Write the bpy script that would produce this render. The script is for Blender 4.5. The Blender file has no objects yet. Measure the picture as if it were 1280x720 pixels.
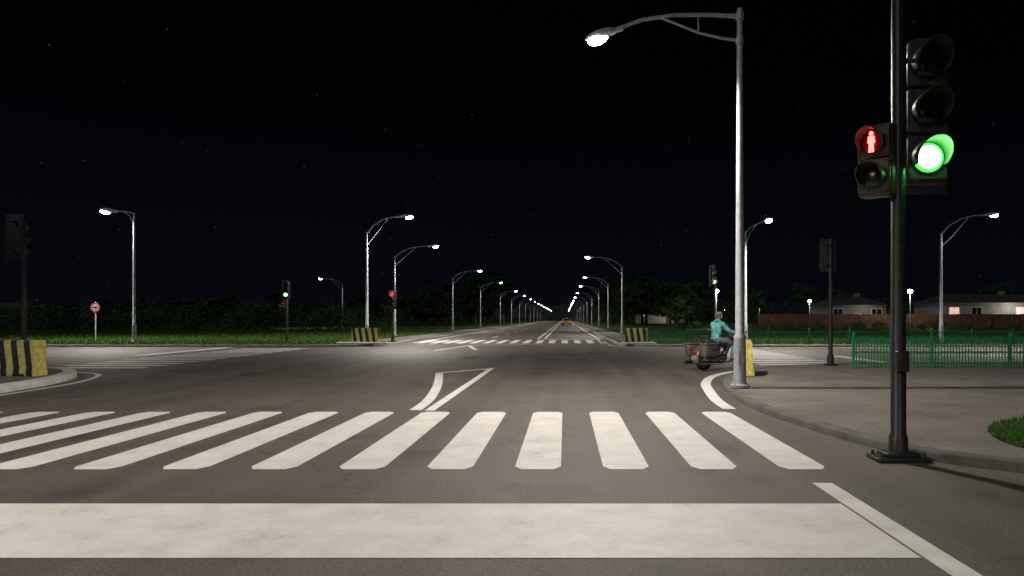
import bpy, math, random
import numpy as np
from mathutils import Vector, Matrix, Quaternion
R=random.Random(7); rng=np.random.default_rng(5)
scene=bpy.context.scene
col=scene.collection
rad=math.radians
EK=2.0   # lamp output factor

# ------------------------------------------------------------ materials
def new_mat(name):
    m=bpy.data.materials.new(name); m.use_nodes=True
    nt=m.node_tree; b=nt.nodes['Principled BSDF']; return m,nt,b
def N(nt,t,**kw):
    n=nt.nodes.new(t)
    for k,v in kw.items():
        if k in n.inputs: n.inputs[k].default_value=v
        else: setattr(n,k,v)
    return n
def c4(c): return (c[0],c[1],c[2],1)
def noise_mat(name,c1,c2,scale=5,rough=.7,bump=0.0,metal=0,detail=6,lo=.3,hi=.7,bscale=None,pos=False,spec=None):
    m,nt,b=new_mat(name); L=nt.links.new
    if pos: co=N(nt,'ShaderNodeNewGeometry').outputs['Position']
    else: co=N(nt,'ShaderNodeTexCoord').outputs['Object']
    n=N(nt,'ShaderNodeTexNoise',Scale=scale,Detail=detail); L(co,n.inputs['Vector'])
    r=N(nt,'ShaderNodeValToRGB'); r.color_ramp.elements[0].position=lo; r.color_ramp.elements[1].position=hi
    r.color_ramp.elements[0].color=c4(c1); r.color_ramp.elements[1].color=c4(c2)
    L(n.outputs['Fac'],r.inputs['Fac']); L(r.outputs['Color'],b.inputs['Base Color'])
    b.inputs['Roughness'].default_value=rough; b.inputs['Metallic'].default_value=metal
    if spec is not None: b.inputs['Specular IOR Level'].default_value=spec
    if bump:
        n2=N(nt,'ShaderNodeTexNoise',Scale=bscale or scale*4,Detail=4); L(co,n2.inputs['Vector'])
        bp=N(nt,'ShaderNodeBump',Strength=bump,Distance=.02); L(n2.outputs['Fac'],bp.inputs['Height']); L(bp.outputs['Normal'],b.inputs['Normal'])
    return m
def emit_mat(name,c,s,base=(.5,.5,.5)):
    m,nt,b=new_mat(name); b.inputs['Base Color'].default_value=c4(base)
    b.inputs['Emission Color'].default_value=c4(c); b.inputs['Emission Strength'].default_value=s
    n=N(nt,'ShaderNodeTexNoise',Scale=30); L=nt.links.new
    r=N(nt,'ShaderNodeMapRange'); r.inputs['To Min'].default_value=s*.9; r.inputs['To Max'].default_value=s*1.1
    L(n.outputs['Fac'],r.inputs['Value']); L(r.outputs['Result'],b.inputs['Emission Strength'])
    return m

def asphalt_mat():
    m,nt,b=new_mat('asphalt'); L=nt.links.new
    g=N(nt,'ShaderNodeNewGeometry').outputs['Position']
    fine=N(nt,'ShaderNodeTexNoise',Scale=42,Detail=8,Roughness=.8); L(g,fine.inputs['Vector'])
    big=N(nt,'ShaderNodeTexNoise',Scale=.28,Detail=5,Roughness=.6); L(g,big.inputs['Vector'])
    mp=N(nt,'ShaderNodeMapping'); mp.inputs['Scale'].default_value=(1.6,.07,1); L(g,mp.inputs['Vector'])
    st=N(nt,'ShaderNodeTexNoise',Scale=1,Detail=4); L(mp.outputs[0],st.inputs['Vector'])
    r=N(nt,'ShaderNodeValToRGB'); r.color_ramp.elements[0].position=.38; r.color_ramp.elements[1].position=.64
    r.color_ramp.elements[0].color=(.040,.034,.028,1); r.color_ramp.elements[1].color=(.17,.147,.124,1)
    L(fine.outputs['Fac'],r.inputs['Fac'])
    a=N(nt,'ShaderNodeMath',operation='ADD'); L(big.outputs['Fac'],a.inputs[0]); L(st.outputs['Fac'],a.inputs[1])
    mr=N(nt,'ShaderNodeMapRange'); mr.inputs['From Min'].default_value=.7; mr.inputs['From Max'].default_value=1.3
    mr.inputs['To Min'].default_value=.55; mr.inputs['To Max'].default_value=1.3; L(a.outputs[0],mr.inputs['Value'])
    oil=N(nt,'ShaderNodeTexNoise',Scale=.9,Detail=3); L(g,oil.inputs['Vector'])
    orr=N(nt,'ShaderNodeMapRange'); orr.inputs['From Min'].default_value=.3; orr.inputs['From Max'].default_value=.42
    orr.inputs['To Min'].default_value=.6; orr.inputs['To Max'].default_value=1; L(oil.outputs['Fac'],orr.inputs['Value'])
    mu=N(nt,'ShaderNodeMath',operation='MULTIPLY'); L(mr.outputs['Result'],mu.inputs[0]); L(orr.outputs['Result'],mu.inputs[1])
    wv=N(nt,'ShaderNodeTexNoise',Scale=.6,Detail=6,Roughness=.7); L(g,wv.inputs['Vector'])
    ad=N(nt,'ShaderNodeVectorMath',operation='MULTIPLY_ADD'); L(wv.outputs['Color'],ad.inputs[0]); ad.inputs[1].default_value=(1.6,1.6,0); L(g,ad.inputs[2])
    vo=N(nt,'ShaderNodeTexVoronoi',feature='DISTANCE_TO_EDGE',Scale=.16); L(ad.outputs[0],vo.inputs['Vector'])
    ck=N(nt,'ShaderNodeMapRange'); ck.inputs['From Min'].default_value=.001; ck.inputs['From Max'].default_value=.004
    ck.inputs['To Min'].default_value=.62; ck.inputs['To Max'].default_value=1; L(vo.outputs['Distance'],ck.inputs['Value'])
    m2=N(nt,'ShaderNodeMath',operation='MULTIPLY'); L(mu.outputs[0],m2.inputs[0]); L(ck.outputs['Result'],m2.inputs[1])
    vm=N(nt,'ShaderNodeVectorMath',operation='SCALE'); L(r.outputs['Color'],vm.inputs[0]); L(m2.outputs[0],vm.inputs['Scale'])
    L(vm.outputs[0],b.inputs['Base Color'])
    b.inputs['Roughness'].default_value=.66
    bp=N(nt,'ShaderNodeBump',Strength=.6,Distance=.012); L(fine.outputs['Fac'],bp.inputs['Height']); L(bp.outputs['Normal'],b.inputs['Normal'])
    return m
def paint_mat():
    m,nt,b=new_mat('road_paint'); L=nt.links.new
    g=N(nt,'ShaderNodeNewGeometry').outputs['Position']
    fine=N(nt,'ShaderNodeTexNoise',Scale=60,Detail=8,Roughness=.8); L(g,fine.inputs['Vector'])
    big=N(nt,'ShaderNodeTexNoise',Scale=2.2,Detail=6,Roughness=.7); L(g,big.inputs['Vector'])
    a=N(nt,'ShaderNodeMath',operation='ADD'); L(fine.outputs['Fac'],a.inputs[0]); L(big.outputs['Fac'],a.inputs[1])
    r=N(nt,'ShaderNodeValToRGB'); e=r.color_ramp.elements
    e[0].position=.34; e[0].color=(.22,.21,.19,1); e[1].position=.43; e[1].color=(.60,.58,.55,1)
    x=r.color_ramp.elements.new(.60); x.color=(.76,.74,.71,1)
    h=N(nt,'ShaderNodeMath',operation='MULTIPLY'); h.inputs[1].default_value=.5; L(a.outputs[0],h.inputs[0])
    L(h.outputs[0],r.inputs['Fac']); L(r.outputs['Color'],b.inputs['Base Color'])
    b.inputs['Roughness'].default_value=.6
    bp=N(nt,'ShaderNodeBump',Strength=.25,Distance=.01); L(fine.outputs['Fac'],bp.inputs['Height']); L(bp.outputs['Normal'],b.inputs['Normal'])
    return m
def pave_mat():
    m,nt,b=new_mat('pavement'); L=nt.links.new
    g=N(nt,'ShaderNodeNewGeometry').outputs['Position']
    br=N(nt,'ShaderNodeTexBrick',Scale=1.0); br.offset=.5
    br.inputs['Color1'].default_value=(.175,.157,.138,1); br.inputs['Color2'].default_value=(.145,.13,.116,1)
    br.inputs['Mortar'].default_value=(.10,.09,.08,1); br.inputs['Mortar Size'].default_value=.008
    br.inputs['Brick Width'].default_value=.4; br.inputs['Row Height'].default_value=.2; L(g,br.inputs['Vector'])
    n=N(nt,'ShaderNodeTexNoise',Scale=30,Detail=8,Roughness=.8); L(g,n.inputs['Vector'])
    n2=N(nt,'ShaderNodeTexNoise',Scale=.8,Detail=5); L(g,n2.inputs['Vector'])
    a=N(nt,'ShaderNodeMath',operation='ADD'); L(n.outputs['Fac'],a.inputs[0]); L(n2.outputs['Fac'],a.inputs[1])
    mr=N(nt,'ShaderNodeMapRange'); mr.inputs['From Min'].default_value=.7; mr.inputs['From Max'].default_value=1.3
    mr.inputs['To Min'].default_value=.6; mr.inputs['To Max'].default_value=1.35; L(a.outputs[0],mr.inputs['Value'])
    vm=N(nt,'ShaderNodeVectorMath',operation='SCALE'); L(br.outputs['Color'],vm.inputs[0]); L(mr.outputs['Result'],vm.inputs['Scale'])
    L(vm.outputs[0],b.inputs['Base Color']); b.inputs['Roughness'].default_value=.85
    bp=N(nt,'ShaderNodeBump',Strength=.3,Distance=.01); L(n.outputs['Fac'],bp.inputs['Height']); L(bp.outputs['Normal'],b.inputs['Normal'])
    return m
def barrier_mat():
    m,nt,b=new_mat('barrier_stripes'); L=nt.links.new
    co=N(nt,'ShaderNodeTexCoord').outputs['Object']
    s=N(nt,'ShaderNodeSeparateXYZ'); L(co,s.inputs[0])
    z=N(nt,'ShaderNodeMath',operation='MULTIPLY'); z.inputs[1].default_value=.16; L(s.outputs['Z'],z.inputs[0])
    a=N(nt,'ShaderNodeMath',operation='ADD'); L(s.outputs['X'],a.inputs[0]); L(z.outputs[0],a.inputs[1])
    w=N(nt,'ShaderNodeMath',operation='PINGPONG'); w.inputs[1].default_value=.17; L(a.outputs[0],w.inputs[0])
    g=N(nt,'ShaderNodeMath',operation='GREATER_THAN'); g.inputs[1].default_value=.09; L(w.outputs[0],g.inputs[0])
    n=N(nt,'ShaderNodeTexNoise',Scale=12,Detail=7); L(co,n.inputs['Vector'])
    ye=N(nt,'ShaderNodeValToRGB'); ye.color_ramp.elements[0].position=.35; ye.color_ramp.elements[1].position=.6
    ye.color_ramp.elements[0].color=(.50,.41,.09,1); ye.color_ramp.elements[1].color=(.74,.65,.20,1); L(n.outputs['Fac'],ye.inputs['Fac'])
    mx=N(nt,'ShaderNodeMix',data_type='RGBA'); L(g.outputs[0],mx.inputs[0]); L(ye.outputs['Color'],mx.inputs[6]); mx.inputs[7].default_value=(.018,.018,.018,1)
    L(mx.outputs[2],b.inputs['Base Color']); b.inputs['Roughness'].default_value=.55
    return m
def leaf_mat(name,c1,c2):
    return noise_mat(name,c1,c2,scale=.9,rough=.7,pos=True,lo=.35,hi=.65,detail=5,spec=.2)

M={}
M['asphalt']=asphalt_mat(); M['paint']=paint_mat(); M['pave']=pave_mat(); M['stripes']=barrier_mat()
M['kerb']=noise_mat('kerb_stone',(.22,.21,.19),(.42,.40,.37),scale=3,rough=.8,bump=.3,pos=True)
M['kerbd']=noise_mat('kerb_dark',(.075,.066,.058),(.13,.118,.105),scale=3,rough=.85,bump=.3,pos=True)
M['kerbw']=noise_mat('kerb_white',(.5,.5,.48),(.78,.77,.74),scale=4,rough=.7,bump=.2,pos=True)
M['grass']=noise_mat('grass_ground',(.014,.034,.007),(.05,.095,.02),scale=1.3,rough=.95,bump=1,bscale=25,pos=True,detail=10,spec=.1)
M['blade']=noise_mat('grass_blade',(.035,.095,.012),(.09,.17,.03),scale=4,rough=.8,pos=True,spec=.2)
M['steel']=noise_mat('galvanised_steel',(.33,.35,.385),(.47,.49,.53),scale=9,rough=.5,metal=.3)
M['head']=noise_mat('lamp_housing',(.5,.53,.58),(.65,.68,.72),scale=9,rough=.4,metal=.2)
M['black']=noise_mat('black_metal',(.018,.018,.018),(.045,.043,.04),scale=14,rough=.4,metal=.3,bump=.1)
M['hous']=noise_mat('signal_housing',(.03,.027,.021),(.075,.066,.048),scale=10,rough=.36,bump=.08)
M['housd']=noise_mat('signal_housing_dark',(.012,.012,.012),(.03,.028,.026),scale=10,rough=.5,bump=.08)
M['lensoff']=noise_mat('lens_off',(.01,.01,.01),(.02,.02,.02),scale=20,rough=.2)
M['lensred']=noise_mat('lens_red_glass',(.08,.003,.003),(.12,.005,.005),scale=20,rough=.25)
M['lamp']=emit_mat('lamp_glass',(.93,.96,1),60)
M['green']=emit_mat('green_lens',(.05,1,.08),2.6,(.02,.3,.03))
M['greenhot']=emit_mat('green_lens_core',(.60,1,.52),5,(.02,.3,.03))
M['red']=emit_mat('red_lens',(1,.02,.02),4,(.3,.01,.01))
M['redhot']=emit_mat('red_figure',(1,.09,.07),7,(.3,.02,.02))
M['fence']=noise_mat('green_fence_paint',(.008,.16,.06),(.015,.27,.10),scale=6,rough=.5)
M['fencewood']=noise_mat('brown_fence',(.10,.045,.022),(.19,.09,.045),scale=2.5,rough=.8,bump=.3,pos=True)
M['wall']=noise_mat('render_wall',(.25,.24,.22),(.36,.35,.32),scale=1.5,rough=.85,bump=.2,pos=True)
M['wall2']=noise_mat('siding_wall',(.16,.15,.13),(.24,.22,.2),scale=1.5,rough=.85,bump=.2,pos=True)
M['roof']=noise_mat('roof_tiles',(.04,.03,.028),(.09,.07,.06),scale=6,rough=.85,bump=.5,pos=True)
M['winlit']=emit_mat('window_lit',(1,.62,.5),.8)
M['windark']=noise_mat('window_glass',(.01,.012,.016),(.03,.035,.04),scale=2,rough=.1)
M['white']=noise_mat('white_trim',(.6,.6,.58),(.78,.78,.76),scale=5,rough=.6)
M['bark']=noise_mat('bark',(.035,.024,.016),(.09,.065,.045),scale=7,rough=.95,bump=.8)
M['leafA']=leaf_mat('leaves_a',(.03,.06,.018),(.08,.12,.04))
M['leafB']=leaf_mat('leaves_b',(.025,.05,.022),(.065,.105,.04))
M['leafH']=leaf_mat('hedge_leaves',(.035,.075,.025),(.09,.15,.05))
M['tyre']=noise_mat('tyre',(.012,.012,.012),(.03,.03,.03),scale=20,rough=.8)
M['chrome']=noise_mat('chrome',(.5,.5,.5),(.7,.7,.7),scale=8,rough=.18,metal=1)
M['bikep']=noise_mat('bike_paint',(.085,.078,.062),(.13,.12,.095),scale=4,rough=.28)
M['seat']=noise_mat('leather',(.012,.011,.01),(.03,.026,.022),scale=20,rough=.5,bump=.2)
M['jacket']=noise_mat('jacket',(.04,.25,.27),(.20,.50,.50),scale=7,rough=.8,bump=.4,lo=.4,hi=.6)
M['jeans']=noise_mat('jeans',(.09,.12,.17),(.2,.24,.3),scale=12,rough=.9,bump=.3)
M['skin']=noise_mat('skin',(.42,.26,.18),(.55,.36,.26),scale=10,rough=.55)
M['boot']=noise_mat('boot_leather',(.02,.016,.012),(.05,.04,.03),scale=10,rough=.5)
M['hair']=noise_mat('hair',(.06,.05,.04),(.16,.13,.10),scale=30,rough=.7,bump=.4)
M['cap']=noise_mat('cap_cloth',(.12,.11,.09),(.24,.22,.18),scale=12,rough=.8)
M['taxi']=noise_mat('yellow_car_paint',(.6,.47,.02),(.75,.6,.04),scale=2,rough=.3)
M['taill']=emit_mat('tail_light',(1,.05,.02),1.2,(.4,.01,.01))
M['bikel']=noise_mat('red_reflector',(.25,.01,.01),(.4,.02,.015),scale=20,rough=.2)
M['signred']=noise_mat('sign_red',(.30,.02,.02),(.4,.04,.03),scale=10,rough=.5)
M['signw']=noise_mat('sign_white',(.2,.2,.2),(.3,.3,.3),scale=10,rough=.5)
M['hill']=noise_mat('hill_ground',(.03,.045,.03),(.075,.09,.06),scale=.012,rough=1,pos=True,detail=10)

# ------------------------------------------------------------ builder
class B:
    def __init__(s): s.v=[];s.f=[];s.m=[];s.mats=[]
    def mi(s,k):
        if k not in s.mats: s.mats.append(k)
        return s.mats.index(k)
    def add(s,vs,fs,k,mat=None):
        o=len(s.v)
        for p in vs:
            p=Vector(p)
            if mat is not None: p=mat@p
            s.v.append(tuple(p))
        i=s.mi(k)
        for f in fs: s.f.append(tuple(a+o for a in f)); s.m.append(i)
    def box(s,c,d,k,mat=None,bev=0):
        a,b_,h=d[0]/2,d[1]/2,d[2]/2
        T=Matrix.Translation(c)
        if mat is not None: T=mat@T
        if bev<=0:
            vs=[(i*a,j*b_,l*h) for i in(-1,1) for j in(-1,1) for l in(-1,1)]
            fs=[(0,1,3,2),(4,6,7,5),(0,4,5,1),(2,3,7,6),(0,2,6,4),(1,5,7,3)]
            s.add(vs,fs,k,T); return
        import bmesh
        bm=bmesh.new(); bmesh.ops.create_cube(bm,size=1)
        for v in bm.verts: v.co=Vector((v.co.x*d[0],v.co.y*d[1],v.co.z*d[2]))
        bmesh.ops.bevel(bm,geom=bm.edges[:]+bm.verts[:],offset=bev,segments=3,affect='EDGES',profile=.5)
        bm.verts.index_update()
        s.add([v.co.copy() for v in bm.verts],[[v.index for v in f.verts] for f in bm.faces],k,T); bm.free()
    def tube(s,pts,rs,k,seg=12,mat=None,cap=True):
        pts=[Vector(p) for p in pts]
        if not hasattr(rs,'__len__'): rs=[rs]*len(pts)
        vs=[];fs=[]; prev=None
        for i,p in enumerate(pts):
            if i==0: t=pts[1]-p
            elif i==len(pts)-1: t=p-pts[i-1]
            else: t=(pts[i+1]-p).normalized()+(p-pts[i-1]).normalized()
            t.normalize()
            if prev is None:
                u=t.orthogonal().normalized()
            else:
                u=prev-t*prev.dot(t)
                u=u.normalized() if u.length>1e-6 else t.orthogonal().normalized()
            prev=u; w=t.cross(u)
            for j in range(seg):
                a=2*math.pi*j/seg; vs.append(p+(u*math.cos(a)+w*math.sin(a))*rs[i])
        for i in range(len(pts)-1):
            for j in range(seg):
                a=i*seg+j;b_=i*seg+(j+1)%seg; fs.append((a,b_,b_+seg,a+seg))
        if cap: fs.append(tuple(range(seg))[::-1]); fs.append(tuple((len(pts)-1)*seg+j for j in range(seg)))
        s.add(vs,fs,k,mat)
    def ball(s,c,r,k,mat=None,seg=16,ring=10,zlo=-1):
        vs=[];fs=[]
        for i in range(ring+1):
            ph=math.pi*i/ring
            for j in range(seg):
                a=2*math.pi*j/seg
                z=max(math.cos(ph),zlo)
                vs.append((c[0]+r[0]*math.sin(ph)*math.cos(a),c[1]+r[1]*math.sin(ph)*math.sin(a),c[2]+r[2]*z))
        for i in range(ring):
            for j in range(seg):
                a=i*seg+j;b_=i*seg+(j+1)%seg; fs.append((a,a+seg,b_+seg,b_))
        s.add(vs,fs,k,mat)
    def prism(s,prof,axis,lo,hi,k,mat=None):
        n=len(prof); vs=[]
        for e in (lo,hi):
            for (a,b_) in prof:
                vs.append({'x':(e,a,b_),'y':(a,e,b_),'z':(a,b_,e)}[axis])
        fs=[tuple(range(n))[::-1],tuple(range(n,2*n))]+[(i,(i+1)%n,n+(i+1)%n,n+i) for i in range(n)]
        s.add(vs,fs,k,mat)
    def build(s,name,loc=(0,0,0),rz=0,parent=None,smooth=35,scale=1,recalc=True):
        me=bpy.data.meshes.new(name); me.from_pydata(s.v,[],s.f)
        for k in s.mats: me.materials.append(M[k])
        me.polygons.foreach_set('material_index',s.m)
        if recalc:
            import bmesh
            bm=bmesh.new(); bm.from_mesh(me); bmesh.ops.recalc_face_normals(bm,faces=bm.faces); bm.to_mesh(me); bm.free()
        if smooth:
            me.polygons.foreach_set('use_smooth',[True]*len(me.polygons)); me.set_sharp_from_angle(angle=rad(smooth))
        me.update()
        o=bpy.data.objects.new(name,me); col.objects.link(o); o.location=loc; o.rotation_euler=(0,0,rz); o.scale=(scale,)*3
        if parent: o.parent=parent
        return o
def light(name,kind,loc,energy,color,parent=None,**kw):
    l=bpy.data.lights.new(name,kind); l.energy=energy; l.color=color
    for k,v in kw.items(): setattr(l,k,v)
    o=bpy.data.objects.new(name,l); col.objects.link(o); o.location=loc
    if parent: o.parent=parent
    return o

# ------------------------------------------------------------ ground, roads
def sheet(name,polys,z,k):
    b=B()
    for p in polys: b.add([(x,y,z) for x,y in p],[tuple(range(len(p)))],k)
    o=b.build(name,smooth=0,recalc=False)
    me=o.data
    if me.polygons[0].normal.z<0: me.flip_normals()
    return o
def rect(x0,y0,x1,y1): return [(x0,y0),(x1,y0),(x1,y1),(x0,y1)]
sheet('terrain',[rect(-2500,-400,2500,3500)],-.06,'grass')
sheet('road',[rect(-12.5,-80,5.6,1200),rect(-400,13,-12.5,44),rect(5.6,13,400,44)],0,'asphalt')

def smooth_path(pts,n=6):
    out=[]
    for i in range(len(pts)-1):
        p0=Vector(pts[max(i-1,0)]);p1=Vector(pts[i]);p2=Vector(pts[i+1]);p3=Vector(pts[min(i+2,len(pts)-1)])
        L=(p2-p1).length
        if L>15: out.append(tuple(p1)); continue
        if (p1-p0).length>15: p0=p1-(p1-p0).normalized()*L
        if (p3-p2).length>15: p3=p2+(p3-p2).normalized()*L
        for j in range(n):
            t=j/n
            out.append(tuple(.5*((2*p1)+(-p0+p2)*t+(2*p0-5*p1+4*p2-p3)*t*t+(-p0+3*p1-3*p2+p3)*t**3)))
    out.append(tuple(pts[-1])); return out
def offset_path(pts,d):
    out=[]
    for i,p in enumerate(pts):
        a=Vector(pts[max(i-1,0)]);c=Vector(pts[min(i+1,len(pts)-1)])
        t=(c-a).normalized(); n=Vector((-t.y,t.x)); out.append((p[0]+n.x*d,p[1]+n.y*d))
    return out
def block(name,kerbname,edge,closing,top,side,hgt=.12,w=.16,kmat='kerb'):
    e=smooth_path(edge); inn=offset_path(e,side*w)
    b=B(); n=len(e)
    vs=[]
    e2=offset_path(e,side*.025)
    for i in range(n):
        vs+= [(e[i][0],e[i][1],-.05),(e[i][0],e[i][1],hgt-.03),(e2[i][0],e2[i][1],hgt),(inn[i][0],inn[i][1],hgt)]
    fs=[]
    for i in range(n-1):
        for j in range(3): fs.append((4*i+j,4*i+4+j,4*i+5+j,4*i+1+j))
    b.add(vs,fs,kmat); b.build(kerbname,smooth=60)
    sheet(name,[inn+closing],hgt-.004,top)
    return e
nr=[(5.1,-80),(5.1,-4),(5.1,5),(4.95,6.2),(4.5,6.95),(3.85,7.6),(3.5,8.6),(3.3,9.8),(3.14,11.2),(3.12,12.6),(3.25,14.4),(3.55,16.2),(4.1,18),(5,19.7),(6.3,21.2),(8,22.0),(10.5,22.2),(14,22.2),(400,22.2)]
block('pavement','kerb',nr,[(400,-80)],'pave',-1,kmat='kerbd',hgt=.11)
nl=[(-11.3,-80),(-11.3,6),(-11.25,12),(-11.3,14.4),(-11.7,16.6),(-12.6,18.6),(-14,19.9),(-16.5,20.4),(-20,20.4),(-400,20.4)]
block('pavement','kerb',nl,[(-400,-80)],'pave',1,kmat='kerbw',hgt=.15,w=.3)
fl=[(-400,37.6),(-18,37.6),(-14,37.6),(-11.6,38.0),(-10.2,39.3),(-9.8,41.5),(-9.9,46),(-9.9,55),(-9.9,1200)]
block('grass_verge','kerb',fl,[(-400,1200)],'grass',1)
fr=[(3.0,1200),(3.0,55),(3.0,46),(2.95,41.5),(3.2,39.3),(4.4,38.0),(7,37.6),(11,37.6),(15,37.6),(400,37.6)]
block('grass_verge','kerb',fr,[(400,1200)],'grass',1)
sheet('footpath',[rect(-12.2,44,-10.2,600),rect(3.3,44,5.0,600)],.122,'pave')
b=B()
for cx,cy,wx,wy in((-10.9,38.75,1.7,.5),(3.95,38.75,1.15,.5)):
    b.box((cx,cy,.17),(wx*1.6,wy,.11),'kerbw',bev=.03)
b.build('kerb_island',smooth=30)

# ------------------------------------------------------------ markings
def strip(b,pts,w,z=.004):
    l=offset_path(pts,w/2); r=offset_path(pts,-w/2); n=len(pts)
    b.add([(x,y,z) for x,y in l]+[(x,y,z) for x,y in r],[(i,n+i,n+i+1,i+1) for i in range(n-1)],'paint')
b=B()
def rr(x0,y0,x1,y1,z=.004): b.add([(x0,y0,z),(x1,y0,z),(x1,y1,z),(x0,y1,z)],[(0,1,2,3)],'paint')
for i in range(-12,4):
    c=-.27+.888*i
    x0,x1,y0,y1=c-.232,c+.232,7.14,11.54; q=.07
    b.add([(x0+q,y0,.004),(x1-q,y0,.004),(x1,y0+q*2,.004),(x1,y1-q*2,.004),(x1-q,y1,.004),(x0+q,y1,.004),(x0,y1-q*2,.004),(x0,y0+q*2,.004)],[tuple(range(8))],'paint')
b.build('crosswalk',smooth=0,recalc=False)
b=B(); rr(-11,4.5,2.23,5.82); b.build('stop_line',smooth=0,recalc=False)
b=B()
rr(2.25,-60,2.43,6.55)
strip(b,smooth_path([(2.72,11.9),(2.78,13.2),(3.0,15),(3.25,16.6),(3.75,18.4),(4.5,19.9),(5.6,21.3)]),.22)
rr(-2.28,11.7,-2.12,21.4)
strip(b,smooth_path([(-2.44,11.75),(-2.5,13.2),(-2.75,15.4),(-3.05,17.4),(-3.42,19.6)]),.2)
strip(b,[(-3.5,19.75),(-2.12,21.6)],.18)
strip(b,smooth_path([(-10.9,9),(-10.9,12),(-11.1,15),(-11.5,17.2),(-12.6,19.4),(-14.3,20.2)],6),.14)
rr(2.35,44,2.55,900); rr(-9.35,44,-9.15,900)
rr(-2.05,52,-1.85,900); rr(-1.55,52,-1.35,900)
for k in range(40): rr(-5.7,56+k*12,-5.55,61+k*12)
rr(-1.3,51.2,2.3,52)
strip(b,[(-6.1,33.6),(-5.3,39.8)],.2); strip(b,smooth_path([(-5.3,39.8),(-4.8,37.2),(-4.2,34.2)]),.2); strip(b,[(-5.2,39.9),(-1.2,42)],.18)
rr(-17.6,29.2,-17,37); 
for k in range(12):
    rr(-24-k*9,28.7,-19.5-k*9,28.9); rr(14+k*9,28.9,18.5+k*9,29.1)
rr(-120,36.9,-17.7,37.05); rr(-120,21.0,-15,21.15); rr(12,36.9,120,37.05); rr(12,22.7,120,22.85)
strip(b,smooth_path([(2.5,41),(2.7,39),(3.8,37.4),(6.5,36.9),(12,36.9)]),.15)
rr(10.5,22.9,11.1,28.8)
b.build('road_markings',smooth=0,recalc=False)
b=B()
for k in range(15): rr(-9+k*.8,43.3,-8.6+k*.8,49.8)
b.build('crosswalk',smooth=0,recalc=False)
b=B()
for k in range(14):
    y=21.6+k*1.05; rr(-15.9,y,-12.7,y+.52)
b.build('crosswalk',smooth=0,recalc=False)
b=B()
for k in range(13): 
    y=23.2+k*1.05; rr(6.3,y,9.2,y+.5)
b.build('crosswalk',smooth=0,recalc=False)
b=B()
for mx,my in((-3.6,27.5),(1.3,31)):
    b.tube([(mx,my,.003),(mx,my,.012)],.34,'kerbd',seg=28); b.tube([(mx,my,.012),(mx,my,.016)],.28,'black',seg=28)
b.build('manhole_cover',smooth=30)

# ------------------------------------------------------------ street lamps
WARM=(1,.915,.81)
def lamp_head(b,p,d,s=1):
    d=Vector(d).normalized(); side=d.cross(Vector((0,0,1))).normalized(); up=side.cross(d)
    T=Matrix.Translation(p)@Matrix((d,side,up)).transposed().to_4x4()@Matrix.Scale(s,4)
    b.tube([(-.1,0,0),(.05,0,0),(.16,0,.01)],[.045,.055,.08],'head',mat=T)
    b.ball((.34,0,.01),(.32,.16,.085),'head',mat=T)
    b.ball((.36,0,-.025),(.24,.145,.07),'head',mat=T)
    b.ball((.42,0,-.06),(.2,.135,.10),'lamp',mat=T,seg=20,ring=12)
    return Vector(p)+d*.4*s-up*.24*s
def street_lamp(x,y,h,arm,style='rise',energy=1500,z=.12,spot=160,s=1,name='street_lamp'):
    b=B(); a=Vector(arm)
    b.tube([(0,0,0),(0,0,.05),(0,0,.06)],[.2,.2,.15],'steel',seg=20)
    for q in range(4):
        an=q*math.pi/2+.78; b.tube([(.165*math.cos(an),.165*math.sin(an),.03),(.165*math.cos(an),.165*math.sin(an),.1)],.016,'steel',seg=6)
    b.tube([(0,0,.04),(0,0,.12),(0,0,.95),(0,0,1.02),(0,0,1.06),(0,0,h*.5),(0,0,h)],[.145,.125,.118,.118,.092,.075,.055],'steel',seg=18)
    b.box((0,-.122,.6),(.11,.012,.3),'steel')
    b.ball((0,0,h),(.06,.06,.04),'steel')
    if style=='main':
        b.tube([(0,0,h-.13),a*.3+Vector((0,0,h-.10)),a*.55+Vector((0,0,h-.11)),a*.8+Vector((0,0,h-.2)),a+Vector((0,0,h-.38))],[.045,.04,.038,.036,.034],'steel')
        b.tube([(0,0,h-.62),a*.15+Vector((0,0,h-.57)),a*.34+Vector((0,0,h-.46)),a*.5+Vector((0,0,h-.30)),a*.66+Vector((0,0,h-.15))],[.032,.028,.026,.024,.022],'steel')
        b.tube([a*.34+Vector((0,0,h-.1)),a*.34+Vector((0,0,h-.47))],.018,'steel')
        b.tube([(0,0,h-.2),(0,0,h-.06)],.085,'steel',seg=18); b.tube([(0,0,h-.68),(0,0,h-.56)],.082,'steel',seg=18)
        tip=a+Vector((0,0,h-.40)); d=Vector((a.x,a.y,-.32*Vector((a.x,a.y)).length))
    else:
        f=Vector((a.x,a.y,0)); dz=a.z
        P=lambda t,zz: f*t+Vector((0,0,zz))
        b.tube([P(0,h-.06),P(.18,h+dz*.42),P(.45,h+dz*.8),P(.75,h+dz*.97),P(1,h+dz)],[.045,.042,.038,.034,.032],'steel')
        b.tube([P(0,h-.75),P(.25,h-.12),P(.6,h+dz*.82)],[.028,.026,.024],'steel')
        tip=P(1,h+dz); d=Vector((f.x,f.y,.08*f.length))
    lp=lamp_head(b,tip,d,s)
    o=b.build(name,(x,y,z))
    if energy: light('bulb','SPOT',lp-Vector((0,0,.05)),energy*EK,WARM,o,spot_size=rad(spot),spot_blend=.5,shadow_soft_size=.12)
    return o
street_lamp(3.51,14.44,7.57,(-2.45,0,0),'main',1600,s=1.05)
street_lamp(6.0,-12,7.57,(-2.45,0,0),'main',1900)  # unseen lamp behind the camera, added to light the foreground road
street_lamp(-12.2,2.0,7.57,(2.45,0,0),'main',1350)  # out of view on the left, added to brighten the near road
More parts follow.
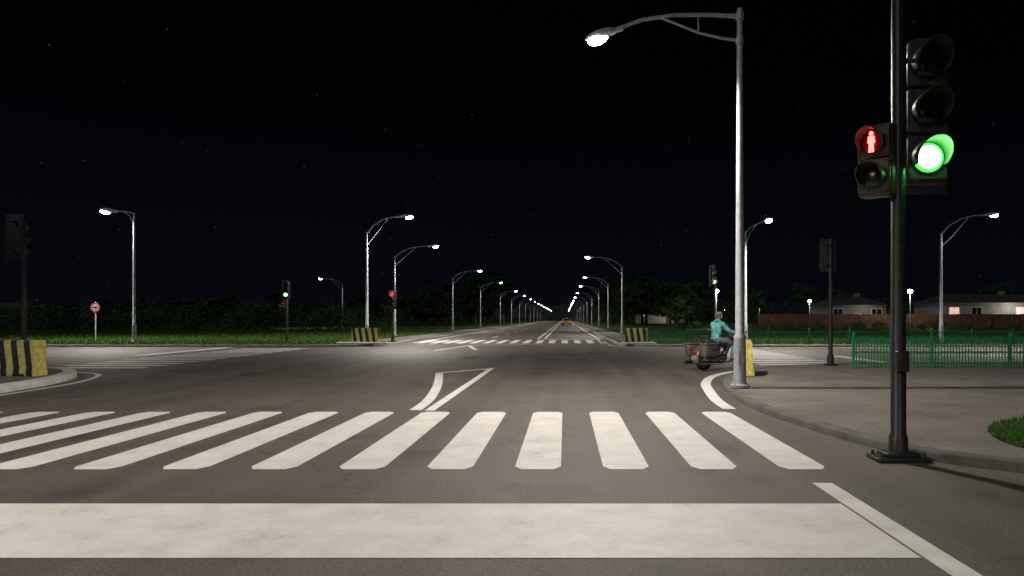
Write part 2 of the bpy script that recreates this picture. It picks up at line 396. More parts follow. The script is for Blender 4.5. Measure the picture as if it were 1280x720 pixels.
street_lamp(-25.3,42.3,7.55,(-1.0,-.1,.12),'rise',2200,s=1.4)
street_lamp(-11.7,42.6,6.45,(2.0,0,.95),'rise',2000,s=1.15)
street_lamp(-13.7,58,6.35,(2.8,0,.85),'rise',1500,s=1.15)
for y in (88,117,153,185,218,250,285,320,360,400,450,500,560):
    street_lamp(-13.7,y,6.35,(2.8,0,.85),'rise',1000 if y<230 else (900 if y<420 else 0),s=1.2)
street_lamp(-33,107,6.35,(-2.8,0,.95),'rise',900,s=1.2)
for x,y in ((5.5,69),(6.2,103),(6.2,131),(6.2,165),(6.2,200),(6.2,235),(6.2,270),(6.2,305),(6.2,345),(6.2,390),(6.2,440),(6.2,500),(6.2,570)):
    street_lamp(x,y,6.35,(-2.8,0,.9),'rise',1000 if y<230 else (900 if y<420 else 0),s=1.2)
street_lamp(10.7,42.6,6.5,(.45,-2.4,.3),'rise',1800,s=1.2)
street_lamp(21.9,41.9,6.3,(2.6,0,1.1),'rise',1300,s=1.15)
street_lamp(40,19,6.4,(-.3,2.6,.9),'rise',1200)
street_lamp(-40,18.8,6.4,(.3,2.6,.9),'rise',1800)
street_lamp(-58,42.3,6.4,(-.3,-2.4,.9),'rise',1300)
def post_lamp(x,y,h=5,e=350):
    b=B(); b.tube([(0,0,0),(0,0,.3),(0,0,.34),(0,0,h-.3)],[.1,.09,.055,.045],'steel')
    b.tube([(0,0,h-.3),(0,0,h-.22),(0,0,h-.2)],[.06,.16,.2],'head'); b.ball((0,0,h),(.30,.30,.27),'lamp'); b.tube([(0,0,h+.2),(0,0,h+.26),(0,0,h+.32)],[.3,.22,.04],'head')
    o=b.build('post_lamp',(x,y,.1))
    light('bulb','POINT',(0,-.5,h-.4),e,WARM,o,shadow_soft_size=.2)
post_lamp(20,95,5,700); post_lamp(45.8,95.5,5,500); post_lamp(53,196,5,600); post_lamp(51,150,5,600); post_lamp(70,315,5,0.1); post_lamp(31,128,4.5,500); post_lamp(88,150,5,600)

# ------------------------------------------------------------ traffic lights
def visor(b,T,z,r=.175,L=.30,hm='hous'):
    n=20; vs=[];fs=[]
    for rr_ in (r,r-.012):
        for j in range(n+1):
            a=rad(-30)+rad(240)*j/n
            u=(1+math.sin(a))/2
            ll=L*(.22+.78*u)
            for yy in (0,-ll): vs.append((rr_*math.cos(a),yy,z+rr_*math.sin(a)))
    o=2*(n+1)
    for j in range(n):
        fs.append((2*j,2*j+1,2*j+3,2*j+2)); fs.append((o+2*j,o+2*j+2,o+2*j+3,o+2*j+1)); fs.append((2*j+1,o+2*j+1,o+2*j+3,2*j+3))
    fs.append((0,o,o+1,1)); fs.append((2*n,2*n+1,o+2*n+1,o+2*n))
    b.add(vs,fs,hm,T)
def signal(b,loc,rz,n,lit,litk,spacing=.40,r=.15,ped=False,back=True,vl=.3,hm='hous'):
    T=Matrix.Translation(loc)@Matrix.Rotation(rz,4,'Z')
    H=spacing*n+.04; W=2*r+.12
    b.box((0,.11,0),(W,.2,H),hm,T,bev=.03)
    if back: b.box((0,.2,0),(W+.14,.015,H+.16),hm,T,bev=.006)
    for i in range(n):
        z=(n-1)/2*spacing-i*spacing
        b.box((0,0,z),(W-.02,.05,spacing-.03),hm,T,bev=.02)
        on=(i==lit)
        TT=T@Matrix.Translation((0,-.03,z))
        k=litk if on else 'lensoff'
        if on and ped: k='lensred'
        b.ball((0,0,0),(r,.035,r),k,TT,seg=28,ring=14)
        if on and not ped and litk=='green': b.ball((0,-.012,0),(r*.84,.032,r*.84),'greenhot',TT,seg=24,ring=12)
        b.tube([(0,-.0,0),(0,-.03,0)],[r+.025,r+.02],hm,seg=28,mat=TT@Matrix.Translation((0,.02,0)),cap=False)
        if on and ped:
            F=TT@Matrix.Translation((0,-.042,0))@Matrix.Scale(.88,4)
            b.prism([(.026*math.cos(t*.628),.098+.026*math.sin(t*.628)) for t in range(10)],'y',-.006,.006,'redhot',F)
            b.prism([(-.036,.066),(.036,.066),(.044,-.01),(.026,-.02),(.03,-.125),(.006,-.125),(0,-.04),(-.006,-.125),(-.03,-.125),(-.026,-.02),(-.044,-.01)],'y',-.006,.006,'redhot',F)
        visor(b,T@Matrix.Translation((0,-.02,0)),z,r+.022,.2 if ped else vl,hm)
    for zz in (-H/2+.12,H/2-.12):
        b.box((0,.26,zz),(.05,.12,.04),'black',T)
    return T
b=B()
b.box((0,0,.025),(.56,.34,.05),'black',bev=.012); b.box((0,0,.07),(.36,.26,.05),'black',bev=.015)
for sx in(-.22,.22):
    for sy in(-.12,.12): b.tube([(sx,sy,.04),(sx,sy,.085)],.018,'black',seg=6)
b.tube([(0,0,.06),(0,0,.25),(0,0,.28),(0,0,6.3)],[.1,.095,.078,.068],'black',seg=20); b.ball((0,0,6.3),(.075,.075,.05),'black')
b.box((.0,-.085,1.05),(.13,.07,.22),'black',bev=.015)
SPC=.5
T=signal(b,(.315,.02,3.70),rad(-6),3,2,'green',SPC,.155,vl=.34)
for zz in (3.05,4.25): b.tube([(0,0,zz),(.2,.14,zz)],.025,'black'); 
T2=signal(b,(-.27,-.03,3.17),rad(-46),2,0,'red',.36,.12,ped=True,back=False)
for zz in (3.0,3.42): b.tube([(0,0,zz),(-.19,.05,zz)],.02,'black')
tl=b.build('traffic_light',(3.53,7.62,.0))
light('green_bulb','POINT',T@Vector((0,-.13,-SPC)),7,(.1,1,.2),tl,shadow_soft_size=.06)
light('red_bulb','POINT',T2@Vector((0,-.12,.18)),.6,(1,.1,.08),tl,shadow_soft_size=.04)

def small_signal(x,y,h,rz,lit,litk,z=.12,off=(0,-.2),n=3,sp=.3,extra=None):
    b=B(); b.tube([(0,0,0),(0,0,.04),(0,0,.05),(0,0,.3),(0,0,.32),(0,0,h)],[.2,.2,.1,.09,.065,.055],'housd',seg=14)
    T=signal(b,(off[0],off[1],h-.5),rz,n,lit,litk,sp,.105,hm='housd')
    if extra: signal(b,extra[0],extra[1],2,extra[2],'green' if extra[2]==1 else 'red',.28,.1,back=False,hm='housd')
    b.tube([(0,0,h-.5),(off[0]*.6,off[1]*.3,h-.5)],.03,'black')
    return b.build('traffic_light',(x,y,z))
small_signal(-16.2,42,3.55,rad(15),2,'green',extra=((-.2,0,2.2),rad(-60),0))
small_signal(-10.35,43.3,3.0,0,0,'red')
small_signal(9.6,46,4.6,rad(10),2,'green',off=(-.1,-.2),sp=.4)
small_signal(7.9,21.4,3.75,rad(180),-1,'red',off=(-.08,.2),sp=.26)
small_signal(-13.75,18.3,3.95,rad(180),-1,'red',off=(-.22,.2),sp=.32)

# ------------------------------------------------------------ barriers
def barrier(x,y,L,rz,z=.12):
    b=B(); pr=[(-.2,.0),(.2,.0),(.2,.10),(.165,.2),(.15,.79),(.12,.84),(-.12,.84),(-.15,.79),(-.165,.2),(-.2,.10)]
    b.prism([(p[0],p[1]) for p in pr],'x',-L/2,L/2,'stripes')
    for sx in (-L*.3,L*.3): b.box((sx,0,.02),(.3,.45,.07),'black')
    return b.build('concrete_barrier',(x,y,z),rz,smooth=30)
barrier(-13.3,17.1,1.9,rad(-8),.15); barrier(-15.35,17.3,1.9,rad(0),.15)
barrier(-10.95,39.6,1.45,rad(4)); barrier(3.95,39.6,1.2,rad(-6)); barrier(4.50,17.9,1.24,rad(-104))

# ------------------------------------------------------------ fences
def picket(x0,x1,y,h,step=.11,z=.12,name='picket_fence'):
    b=B(); x=x0
    while x<x1: b.box((x,0,h/2),(.026,.014,h),'fence'); x+=step
    x=x0
    while x<=x1+.1: b.box((x,0,h/2+.03),(.06,.06,h+.06),'fence'); b.ball((x,0,h+.08),(.04,.04,.04),'fence',seg=8,ring=6); x+=2.2
    for zz in (.12,h*.5,h-.08): b.box(((x0+x1)/2,.016,zz),(x1-x0,.02,.045),'fence')
    return b.build(name,(0,y,z),smooth=0)
picket(8.1,34,20.2,.86,.085); picket(4.4,60,38.9,.72,.12)
b=B()
for i in range(150):
    x=27+i*.36; hh=2.0+R.uniform(-.03,.03); b.box((x,R.uniform(-.015,.015),hh/2),(.33,.04,hh),'fencewood')
for i in range(24): b.box((27+i*2.3,.1,1.02),(.12,.12,2.1),'fencewood')
b.build('wooden_fence',(0,100,.1),smooth=0)

# ------------------------------------------------------------ houses
def house(name,x,y,w,d,h,roofh,wm,lit,rz=0,pe=260):
    e=bpy.data.objects.new(name,None); col.objects.link(e); e.location=(x,y,0); e.rotation_euler=(0,0,rz)
    b=B(); b.box((0,0,h/2),(w,d,h),wm); b.build('walls',parent=e,smooth=0)
    b=B(); o=.5; zt=h+.003
    b.add([(-w/2-o,-d/2-o,zt),(w/2+o,-d/2-o,zt),(w/2+o,d/2+o,zt),(-w/2-o,d/2+o,zt),(-w/2+d*.3,0,zt+roofh),(w/2-d*.3,0,zt+roofh)],[(0,1,5,4),(1,2,5),(2,3,4,5),(3,0,4),(0,3,2,1)],'roof'); b.build('roof',parent=e,smooth=0)
    b=B(); n=max(3,int(w/3)); dr=n//2
    for i in range(n):
        xx=-w/2+w*(i+.5)/n
        if i==dr:
            b.box((xx,-d/2-.03,1.05),(1,.06,2.1),'bark'); b.box((xx,-d/2-.02,2.16),(1.2,.1,.12),'white'); continue
        k='winlit' if i in lit else 'windark'
        zc=h*.66
        b.box((xx,-d/2-.02,zc),(1.5,.04,1.2),k)
        for q in((-.79,0,.08,1.36),(.79,0,.08,1.36),(0,0,.04,1.2)): b.box((xx+q[0],-d/2-.04,zc),(q[2],.07,q[3]),'white')
        for q in(-.64,.64): b.box((xx,-d/2-.045,zc+q),(1.66,.09,.08),'white')
    b.build('windows',parent=e,smooth=0)
    b=B(); b.box((w*.2,.5,h+roofh*.9),(.7,.7,1.4),'wall2'); b.build('chimney',parent=e,smooth=0)
    light('front_light','POINT',(w*.1,-d/2-2.2,h*.8),pe,(1,.9,.78),e,shadow_soft_size=.1)  # bare point light brightening the front wall, no fixture modelled
house('bungalow',66,114,17,9,3.9,1.4,'wall',(0,3),0)
house('bungalow',45.5,116,9,8,3.6,1.4,'wall2',(1,),0,90)
house('bungalow',90,118,16,9,3.9,1.5,'wall',(1,),0)
house('bungalow',27,205,13,9,4.2,1.8,'wall',(0,2,3),0)

# ------------------------------------------------------------ foliage
def leaf_quads(cs,rs,n,size):
    cs=np.array(cs,float); rs=np.array(rs,float)
    idx=rng.choice(len(cs),n,p=(rs.prod(1)**.67)/((rs.prod(1)**.67).sum()))
    d=rng.normal(size=(n,3)); d/=np.linalg.norm(d,axis=1)[:,None]
    rr_=rng.uniform(.45,1.08,n)[:,None]
    p=cs[idx]+d*rs[idx]*rr_
    a=rng.normal(size=(n,3)); a/=np.linalg.norm(a,axis=1)[:,None]
    c=np.cross(a,rng.normal(size=(n,3))); c/=np.linalg.norm(c,axis=1)[:,None]
    s=size*rng.uniform(.6,1.3,n)[:,None]
    q=np.stack([p-a*s,p-c*s*.5,p+a*s,p+c*s*.5],1).reshape(-1,3)
    return q
def foliage_obj(name,q,mat,trunk=None,loc=(0,0,0),link=True):
    b=trunk or B(); nv=len(b.v); 
    vs=b.v+[tuple(x) for x in q]; n=len(q)//4
    fs=b.f+[(nv+4*i,nv+4*i+1,nv+4*i+2,nv+4*i+3) for i in range(n)]
    mi=b.m+[len(b.mats)]*n
    me=bpy.data.meshes.new(name); me.from_pydata(vs,[],fs)
    for k in b.mats: me.materials.append(M[k])
    me.materials.append(M[mat]); me.polygons.foreach_set('material_index',mi)
    if not link: return me
    o=bpy.data.objects.new(name,me); col.objects.link(o); o.location=loc; return o
def tree_mesh(h,w,mat,seed,n=6500):
    r=random.Random(seed); b=B()
    b.tube([(0,0,0),(.05,0,h*.12),(.1,.05,h*.35),(.0,.1,h*.62),(.05,.05,h*.85)],[h*.035,h*.024,h*.018,h*.011,h*.004],'bark',seg=9)
    cs=[];rs=[]
    for i in range(19):
        a=r.uniform(0,6.28); t=r.uniform(.2,.9); z=h*t; rd=w*(1-abs(t-.5)*1.2)*r.uniform(.3,.85)
        p=Vector((rd*math.cos(a),rd*math.sin(a),z+h*.05))
        b.tube([(.05,.05,z*.75),(p.x*.5,p.y*.5,z*.92),tuple(p)],[h*.009,h*.006,h*.002],'bark',seg=6)
        cs.append(p); s=r.uniform(.18,.34)*w*1.1; rs.append((s,s,s*.8))
    cs.append((0,0,h*.92)); rs.append((w*.22,w*.22,h*.08))
    return foliage_obj('tree',leaf_quads(cs,rs,n,h*.022),mat,b,link=False)
TM=[tree_mesh(10,4,'leafA',1),tree_mesh(11,3.6,'leafB',2),tree_mesh(8.5,3.8,'leafB',3),tree_mesh(7,3,'leafA',4)]
def tree(x,y,k,s=1):
    o=bpy.data.objects.new('tree',TM[k]); col.objects.link(o); o.location=(x,y,.05); o.rotation_euler=(0,0,R.uniform(0,6)); o.scale=(s*R.uniform(.9,1.15),)*2+(s,)
for x,y,k,s in [(-27,135,3,.95),(-33,142,0,.75),(-38,138,2,.8),(-43,150,1,.75),(-25,152,1,.9),(-29,160,2,1.0),(-20,160,1,.95),(-18.5,172,0,1.15),(-22,180,2,1.2),(-21,190,1,1.2),(-27,205,0,1.0),(-19,222,1,1.3),
                (13,150,0,.85),(17.5,155,1,.95),(22,150,2,1.0),(26,168,0,1),(12,185,1,1.1),(19,110,3,.85),(16.5,104,3,.7),(22,118,2,.85),(14.5,170,2,1.15),(19,176,1,1.05),
                (36,150,2,.9),(42,160,0,.8),(56,170,1,.9),(63,165,2,.95),(50,128,3,.9),(78,130,2,.9),(95,135,0,.8),(-60,150,0,.7),(-75,160,2,.8),(-90,150,3,.9),(12,240,0,1.2),(-20,250,2,1.3),(14,210,2,1.3)]:
    tree(x,y,k,s)
cs=[];rs=[]
for i in range(150):
    x=-130+i*.72+R.uniform(-.6,.6); y=88+R.uniform(-4,9); s=R.uniform(.9,2.0)
    cs.append((x,y,s*.9)); rs.append((s*1.0,s,s*1.0))
foliage_obj('hedgerow',leaf_quads(cs,rs,52000,.14),'leafH')
cs=[];rs=[]
for i in range(420):
    side=R.random()<.5
    x=R.uniform(-420,-28) if side else R.uniform(26,420); y=R.uniform(230,330); s=R.uniform(2.5,5)
    cs.append((x,y,s*.8)); rs.append((s*1.3,s,s*R.uniform(.8,1.4)))
foliage_obj('distant_trees',leaf_quads(cs,rs,60000,.6),'leafB')
cs=[];rs=[]
for i in range(60):
    x=12+i*1.4+R.uniform(-.5,.5); y=R.uniform(86,97); s=R.uniform(.4,.95)
    cs.append((x,y,s*.7)); rs.append((s*1.2,s,s*.8))
foliage_obj('shrubs',leaf_quads(cs,rs,14000,.1),'leafH')

def blades(name,pts,h,w):
    n=len(pts); P=np.array(pts); a=rng.uniform(0,6.28,n); hh=h*rng.uniform(.5,1.3,n); le=rng.normal(0,.35,(n,2))*hh[:,None]
    dx=np.cos(a)*w; dy=np.sin(a)*w
    v=np.zeros((n,3,3)); v[:,0]=P; v[:,0,0]-=dx; v[:,0,1]-=dy; v[:,1]=P; v[:,1,0]+=dx; v[:,1,1]+=dy; v[:,2]=P; v[:,2,:2]+=le; v[:,2,2]+=hh
    me=bpy.data.meshes.new(name); me.from_pydata(v.reshape(-1,3).tolist(),[],[(3*i,3*i+1,3*i+2) for i in range(n)]); me.materials.append(M['blade'])
    o=bpy.data.objects.new(name,me); col.objects.link(o)
gp=smooth_path([(8.5,10.6),(6.9,10.25),(5.9,9.7),(5.32,9.05),(4.98,8.3),(4.92,7.7),(5.2,7.3),(6.2,7.1),(8.5,7.1)])
sheet('grass_bed',[gp],.115,'grass')
def inside(x,y,poly):
    c=False;j=len(poly)-1
    for i in range(len(poly)):
        if (poly[i][1]>y)!=(poly[j][1]>y) and x<(poly[j][0]-poly[i][0])*(y-poly[i][1])/(poly[j][1]-poly[i][1])+poly[i][0]: c=not c
        j=i
    return c
pts=[]
while len(pts)<11000:
    x,y=R.uniform(4.9,8.4),R.uniform(7.1,10.6)
    if inside(x,y,gp): pts.append((x,y,.112))
blades('grass',pts,.07,.006)
pts=[(R.uniform(-60,-12.4),37.9+44*R.random()**1.5,.11) for _ in range(26000)]+[(R.uniform(5.2,50),37.9+40*R.random()**1.5,.11) for _ in range(16000)]
blades('grass',pts,.17,.02)

def hill(name,x0,x1,y,amp,seed):
    r=random.Random(seed); n=60; vs=[];fs=[]
    ph=[r.uniform(0,6) for _ in range(4)]
    for i in range(n+1):
        t=i/n; x=x0+(x1-x0)*t
        e=math.sin(math.pi*t)**.5 if 0<t<1 else 0
        hh=amp*e*(.6+.2*math.sin(5*t+ph[0])+.13*math.sin(13*t+ph[1])+.07*math.sin(29*t+ph[2]))
        for j,(yy,f) in enumerate(((0,0),(120,.55),(260,1),(500,.6),(700,0))): vs.append((x,y+yy,hh*f-.5 if f==0 else hh*f))
    for i in range(n):
        for j in range(4): fs.append((5*i+j,5*i+5+j,5*i+6+j,5*i+1+j))
    b=B(); b.add(vs,fs,'hill'); b.build(name,smooth=60)
hill('hills',-1500,-100,1150,42,1); hill('hills',-260,330,1500,52,2); hill('hills',150,1500,1250,36,3)

# ------------------------------------------------------------ traffic sign
b=B(); b.tube([(0,0,0),(0,0,2.4)],.035,'steel')
b.tube([(0,-.05,2.05),(0,-.035,2.05)],[.3,.3],'signred',seg=32); b.tube([(0,-.056,2.05),(0,-.051,2.05)],[.22,.22],'signw',seg=32); b.box((0,-.06,2.05),(.3,.006,.06),'black')
b.build('traffic_sign',(-29,44.5,.12))

# ------------------------------------------------------------ motorcycle (front = +X)
b=B()
def wheel(x,r):
    n=36; vs=[];fs=[]; m=10
    for i in range(n):
        a=2*math.pi*i/n
        for j in range(m):
            t=2*math.pi*j/m; q=r-.065+.065*math.cos(t)
            vs.append((x+q*math.cos(a),.07*math.sin(t),r+q*math.sin(a)))
    for i in range(n):
        for j in range(m):
            fs.append((i*m+j,((i+1)%n)*m+j,((i+1)%n)*m+(j+1)%m,i*m+(j+1)%m))
    b.add(vs,fs,'tyre')
    ring=[(x+(r-.12)*math.cos(2*math.pi*i/24),0,r+(r-.12)*math.sin(2*math.pi*i/24)) for i in range(25)]
    b.tube(ring,.022,'chrome',seg=8,cap=False)
    b.tube([(x,-.09,r),(x,.09,r)],.05,'chrome')
    for i in range(9):
        a=2*math.pi*i/9; b.tube([(x,0,r),(x+(r-.12)*math.cos(a),0,r+(r-.12)*math.sin(a))],.011,'chrome',seg=5)
    b.tube([(x,.075,r),(x,.085,r)],.13,'chrome',seg=20)
def fender(x,r,a0,a1,w,k):
    n=14;vs=[];fs=[];m=8
    for i in range(n+1):
        a=rad(a0+(a1-a0)*i/n)
        for j in range(m+1):
            t=math.pi*j/m; q=r+.02+.06*math.sin(t)
            vs.append((x+q*math.cos(a),w*math.cos(t),.33+q*math.sin(a)))
    for i in range(n):
        for j in range(m): fs.append((i*(m+1)+j,(i+1)*(m+1)+j,(i+1)*(m+1)+j+1,i*(m+1)+j+1))
    b.add(vs,fs,k)
wheel(0,.34); wheel(1.64,.34)
fender(0,.34,10,195,.12,'bikep'); fender(1.64,.34,25,170,.10,'bikep')
for s in(-1,1):
    b.box((-.08,s*.29,.58),(.66,.24,.40),'bikep',bev=.09); b.box((-.08,s*.292,.765),(.67,.245,.055),'bikep',bev=.022)
    b.box((-.08,s*.418,.64),(.12,.012,.05),'chrome'); b.box((-.24,s*.415,.68),(.03,.015,.1),'chrome'); b.box((.08,s*.415,.68),(.03,.015,.1),'chrome')
    b.tube([(.75,s*.17,.3),(.5,s*.22,.2),(.1,s*.25,.22),(-.5,s*.26,.24)],[.035,.04,.05,.055],'chrome')
    b.tube([(1.64,s*.1,.34),(1.36,s*.1,.98)],[.034,.027],'chrome')
    b.tube([(1.34,s*.05,.98),(1.32,s*.14,1.07),(1.16,s*.3,1.08),(1.0,s*.36,1.04)],.014,'chrome'); b.tube([(1.1,s*.325,1.065),(.97,s*.372,1.03)],.021,'seat')
    b.tube([(1.2,s*.27,1.08),(1.24,s*.33,1.2)],.007,'chrome'); b.ball((1.24,s*.34,1.24),(.02,.07,.05),'chrome')
    b.tube([(1.14,s*.3,1.07),(1.12,s*.42,1.02)],.006,'chrome')
    b.tube([(0,s*.11,.33),(.5,s*.13,.38)],[.03,.03],'black'); b.tube([(0,s*.12,.36),(.25,s*.13,.72)],.025,'chrome')
    b.tube([(1.36,s*.05,.95),(1.1,s*.1,.4),(1.0,s*.12,.22),(.45,s*.12,.22)],.022,'black')
    b.box((.93,s*.28,.25),(.3,.11,.025),'chrome',bev=.01)
    b.tube([(.93,s*.12,.24),(.93,s*.26,.24)],.014,'black')
    b.ball((-.38,s*.2,.62),(.035,.04,.04),'bikel')
    b.tube([(.05,s*.22,.3),(-.36,s*.36,.44),(-.38,s*.38,.34),(.1,s*.35,.28)],.011,'chrome',seg=6)
b.box((.72,0,.34),(.42,.22,.24),'chrome',bev=.06)
for lean,xx in((-.42,.62),(.42,.84)):
    T=Matrix.Translation((xx,0,.45))@Matrix.Rotation(lean,4,'Y')
    b.tube([(0,0,0),(0,0,.24)],.065,'black',mat=T)
    for q in range(8): b.tube([(0,0,.03+q*.026),(0,0,.042+q*.026)],.09,'chrome',mat=T,seg=14)
    b.ball((0,0,.26),(.09,.075,.045),'chrome',T)
b.ball((.73,-.16,.55),(.11,.05,.11),'chrome')
b.tube([(.5,0,.62),(.75,0,.76),(1.3,0,.92)],.03,'black')
b.ball((.98,0,.84),(.29,.155,.14),'bikep'); b.ball((.82,0,.82),(.2,.13,.12),'bikep'); b.tube([(.98,0,.96),(.98,0,.995)],.035,'chrome')
b.ball((.52,0,.74),(.26,.17,.08),'seat'); b.ball((.2,0,.8),(.23,.15,.075),'seat'); b.ball((.34,0,.83),(.06,.15,.07),'seat')
b.tube([(.02,-.12,.75),(-.06,-.1,1.0),(-.06,.1,1.0),(.02,.12,.75)],.012,'chrome'); b.box((-.045,0,.94),(.05,.2,.12),'seat',bev=.02)
b.box((-.40,0,.52),(.03,.15,.07),'bikel',bev=.01); b.box((-.42,0,.38),(.01,.19,.11),'signw')
b.ball((1.45,0,.9),(.11,.11,.11),'chrome'); b.ball((1.5,0,.9),(.07,.095,.095),'lensoff')
for s in(-1,1): b.ball((1.48,s*.2,.84),(.05,.055,.055),'chrome')
b.ball((1.42,0,1.02),(.13,.3,.14),'bikep')
n=10;vs=[];fs=[]
for i in range(n+1):
    yy=-.27+.54*i/n
    for t in (0,.5,1): vs.append((1.46-.9*yy*yy-.14*t,yy*(1-.18*t*t),1.06+.28*t*(1-1.4*yy*yy)))
for i in range(n):
    for j in range(2): fs.append((3*i+j,3*i+3+j,3*i+4+j,3*i+1+j))
b.add(vs,fs,'windark')
HEAD=rad(38)
BX,BY=4.0,20.7
b.build('motorcycle',(BX,BY,.004),HEAD,smooth=40)

# ------------------------------------------------------------ rider
def skinned(name,verts,edges,radii,root,sub=2):
    me=bpy.data.meshes.new(name); me.from_pydata(verts,edges,[]); o=bpy.data.objects.new(name,me); col.objects.link(o)
    o.modifiers.new('s','SKIN'); 
    lay=me.skin_vertices[0] if me.skin_vertices else None
    for i,r in enumerate(radii):
        r=r if isinstance(r,tuple) else (r,r)
        lay.data[i].radius=r; lay.data[i].use_root=(i==root)
    sb=o.modifiers.new('d','SUBSURF'); sb.levels=sub; sb.render_levels=sub
    dg=bpy.context.evaluated_depsgraph_get(); dg.update()
    m2=bpy.data.meshes.new_from_object(o.evaluated_get(dg)); bpy.data.objects.remove(o); return m2
V=[];E=[];RR=[];TAG=[]
def jv(p,r,par=None,tag='jacket'):
    V.append(p);RR.append(r);TAG.append(tag)
    if par is not None:E.append((par,len(V)-1))
    return len(V)-1
pel=jv((.50,0,.88),(.17,.13),None,'jeans'); w=jv((.51,0,1.0),(.165,.125),pel); ch=jv((.56,0,1.18),(.185,.14),w); ut=jv((.61,0,1.33),(.16,.115),ch)
nk=jv((.645,0,1.43),.062,ut,'skin'); hd=jv((.67,0,1.50),.078,nk,'skin'); ht=jv((.672,0,1.58),(.092,.098),hd,'skin'); tp=jv((.662,0,1.645),(.066,.07),ht,'skin')
for s in(-1,1):
    sh=jv((.62,s*.185,1.33),.085,ut); el=jv((.76,s*.30,1.12),.062,sh); e2=jv((.87,s*.33,1.09),.056,el); wr=jv((.955,s*.355,1.075),.038,e2); ha=jv((1.0,s*.36,1.072),(.04,.026),wr,'skin'); h2=jv((1.035,s*.357,1.068),(.038,.022),ha,'skin')
    hp=jv((.53,s*.1,.86),.108,pel,'jeans'); th=jv((.73,s*.19,.83),.092,hp,'jeans'); kn=jv((.98,s*.25,.76),.066,th,'jeans'); cf=jv((.97,s*.265,.58),.062,kn,'jeans'); an=jv((.92,s*.28,.36),.046,cf,'jeans'); hl=jv((.90,s*.28,.30),.045,an,'boot'); ft=jv((1.0,s*.285,.297),(.046,.034),hl,'boot'); to=jv((1.09,s*.29,.293),(.04,.026),ft,'boot')
me=skinned('rider',V,E,RR,0)
keys=['jacket','jeans','skin','boot','hair','cap']
for k in keys: me.materials.append(M[k])
segs=[(Vector(V[a]),Vector(V[c]),TAG[a],TAG[c]) for a,c in E]
for p in me.polygons:
    c=p.center; best=9;tag='jacket'
    for a,c2,ta,tb in segs:
        d=c2-a; t=max(0,min(1,(c-a).dot(d)/d.length_squared)); q=(c-(a+d*t)).length
        if q<best: best=q; tag=ta if (t<.5) else tb
    if tag=='skin' and c.z>1.60: tag='cap'
    elif tag=='skin' and c.z>1.46 and c.x<.665: tag='hair'
    if tag=='jeans' and c.z>.9 and c.x<.62 : tag='jacket'
    p.material_index=keys.index(tag); p.use_smooth=True
rider=bpy.data.objects.new('motorcycle_rider',me); col.objects.link(rider); rider.location=(BX,BY,.004); rider.rotation_euler=(0,0,HEAD)
b=B()
for s in(-1,1):
    for i,(dy,L) in enumerate(((-.030,.95),(-.010,1.05),(.011,1.0),(.030,.8))):
        y=s*(.352+dy)
        gx=1.045-(y*s-.352)*.8
        b.tube([(gx-.01,y,1.078),(gx+.022*L,y,1.070),(gx+.03*L,y,1.045),(gx+.012,y,1.022),(gx-.012,y,1.018)],[.0095,.0095,.009,.0085,.007],'skin',seg=8)
    b.tube([(1.0,s*.33,1.065),(1.015,s*.312,1.05),(1.045,s*.305,1.032)],[.012,.011,.009],'skin',seg=8)
    b.ball((.752,s*.034,1.575),(.012,.015,.01),'white',seg=10,ring=6); b.ball((.762,s*.034,1.575),(.005,.007,.007),'black',seg=8,ring=6)
    b.ball((.672,s*.093,1.568),(.024,.014,.034),'skin',seg=10,ring=8)
b.tube([(.755,0,1.585),(.775,0,1.555),(.768,0,1.545)],[.009,.016,.012],'skin',seg=8); b.ball((.752,0,1.515),(.012,.028,.007),'bikel',seg=10,ring=6)
b.ball((.662,0,1.61),(.108,.1,.085),'cap',zlo=-.1); b.ball((.77,0,1.612),(.07,.075,.01),'cap')
b.ball((.60,0,1.42),(.085,.13,.055),'jacket')
f=b.build('head_and_hand_details',smooth=60); f.parent=rider

# ------------------------------------------------------------ distant car
def car(x,y,paint,rz=0):
    e=bpy.data.objects.new('car',None); col.objects.link(e); e.location=(x,y,0); e.rotation_euler=(0,0,rz)
    b=B(); pr=[(-2.2,.35),(2.2,.35),(2.25,.7),(1.95,.86),(1.1,.95),(.6,1.42),(-1.0,1.46),(-1.7,1.0),(-2.2,.95),(-2.28,.65)]
    b.prism(pr,'y',-.86,.86,paint); b.build('body',parent=e,rz=rad(90),smooth=20)
    b=B()
    b.add([(-.73,-1.735,1.02),(.73,-1.735,1.02),(.62,-1.09,1.43),(-.62,-1.09,1.43)],[(0,1,2,3)],'windark'); 
    for s in(-1,1):
        b.box((s*.72,-2.27,.78),(.3,.04,.14),'taill')
        b.prism([(-1.5,1.0),(.95,1.0),(.55,1.37),(-.95,1.41)],'x',s*.865,s*.872,'windark')
        for yy in(-1.35,1.35): b.tube([(s*.68,yy,.33),(s*.89,yy,.33)],.33,'tyre',seg=20); b.tube([(s*.885,yy,.33),(s*.9,yy,.33)],.19,'chrome',seg=16)
    b.box((0,-2.29,.5),(.5,.03,.12),'white'); b.box((0,.0,1.52),(.5,.2,.12),'white')
    b.build('fittings',parent=e,smooth=30)
car(.4,156,'taxi')

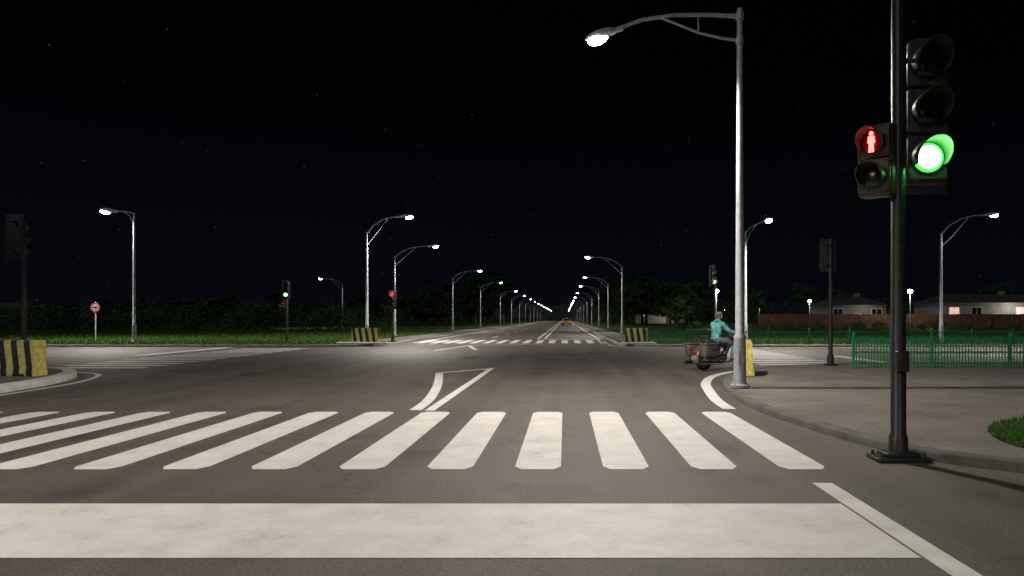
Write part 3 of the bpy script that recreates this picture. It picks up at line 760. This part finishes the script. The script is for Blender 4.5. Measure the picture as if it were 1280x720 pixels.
# ------------------------------------------------------------ world, moon, camera
wd=bpy.data.worlds.new('World'); scene.world=wd; wd.use_nodes=True; nt=wd.node_tree; L=nt.links.new
bg=nt.nodes['Background']; out=nt.nodes['World Output']
sky=N(nt,'ShaderNodeTexSky',sky_type='NISHITA'); sky.sun_disc=False; sky.sun_elevation=rad(-4); sky.sun_rotation=rad(-40)
L(sky.outputs[0],bg.inputs['Color']); bg.inputs['Strength'].default_value=.002
tc=N(nt,'ShaderNodeTexCoord'); vo=N(nt,'ShaderNodeTexVoronoi',Scale=90); L(tc.outputs['Generated'],vo.inputs['Vector'])
lt=N(nt,'ShaderNodeMapRange'); lt.inputs['From Min'].default_value=.055; lt.inputs['From Max'].default_value=.0; L(vo.outputs['Distance'],lt.inputs['Value'])
sp=N(nt,'ShaderNodeSeparateXYZ'); L(vo.outputs['Color'],sp.inputs[0])
pw=N(nt,'ShaderNodeMath',operation='POWER'); pw.inputs[1].default_value=6; L(sp.outputs[0],pw.inputs[0])
mu=N(nt,'ShaderNodeMath',operation='MULTIPLY'); L(lt.outputs[0],mu.inputs[0]); L(pw.outputs[0],mu.inputs[1])
b2=N(nt,'ShaderNodeBackground'); b2.inputs['Color'].default_value=(.8,.88,1,1)
m3=N(nt,'ShaderNodeMath',operation='MULTIPLY'); m3.inputs[1].default_value=.4; L(mu.outputs[0],m3.inputs[0]); L(m3.outputs[0],b2.inputs['Strength'])
sx=N(nt,'ShaderNodeSeparateXYZ'); L(tc.outputs['Generated'],sx.inputs[0])
gr=N(nt,'ShaderNodeValToRGB'); gr.color_ramp.elements[0].position=0; gr.color_ramp.elements[0].color=(.0016,.0024,.0045,1)
gr.color_ramp.elements[1].position=.3; gr.color_ramp.elements[1].color=(.0003,.0003,.0007,1)
L(sx.outputs['Z'],gr.inputs['Fac'])
b3=N(nt,'ShaderNodeBackground'); L(gr.outputs['Color'],b3.inputs['Color']); b3.inputs['Strength'].default_value=1
ad=N(nt,'ShaderNodeAddShader'); L(bg.outputs[0],ad.inputs[0]); L(b2.outputs[0],ad.inputs[1])
ad2=N(nt,'ShaderNodeAddShader'); L(ad.outputs[0],ad2.inputs[0]); L(b3.outputs[0],ad2.inputs[1]); L(ad2.outputs[0],out.inputs['Surface'])
s=light('moon','SUN',(0,0,50),.38,(.85,.92,1)); s.data.angle=rad(.5); s.rotation_euler=(rad(50),0,rad(-40))

cam=bpy.data.cameras.new('camera'); co=bpy.data.objects.new('camera',cam); col.objects.link(co)
co.location=(0,0,1.5); co.rotation_euler=(rad(90),0,0)
cam.sensor_width=36; cam.lens=36*900/1280; cam.shift_x=-66/1280; cam.shift_y=38/1280; cam.clip_end=6000; cam.clip_start=.05
scene.camera=co
scene.view_settings.view_transform='Standard'; scene.view_settings.look='None'; scene.view_settings.exposure=0
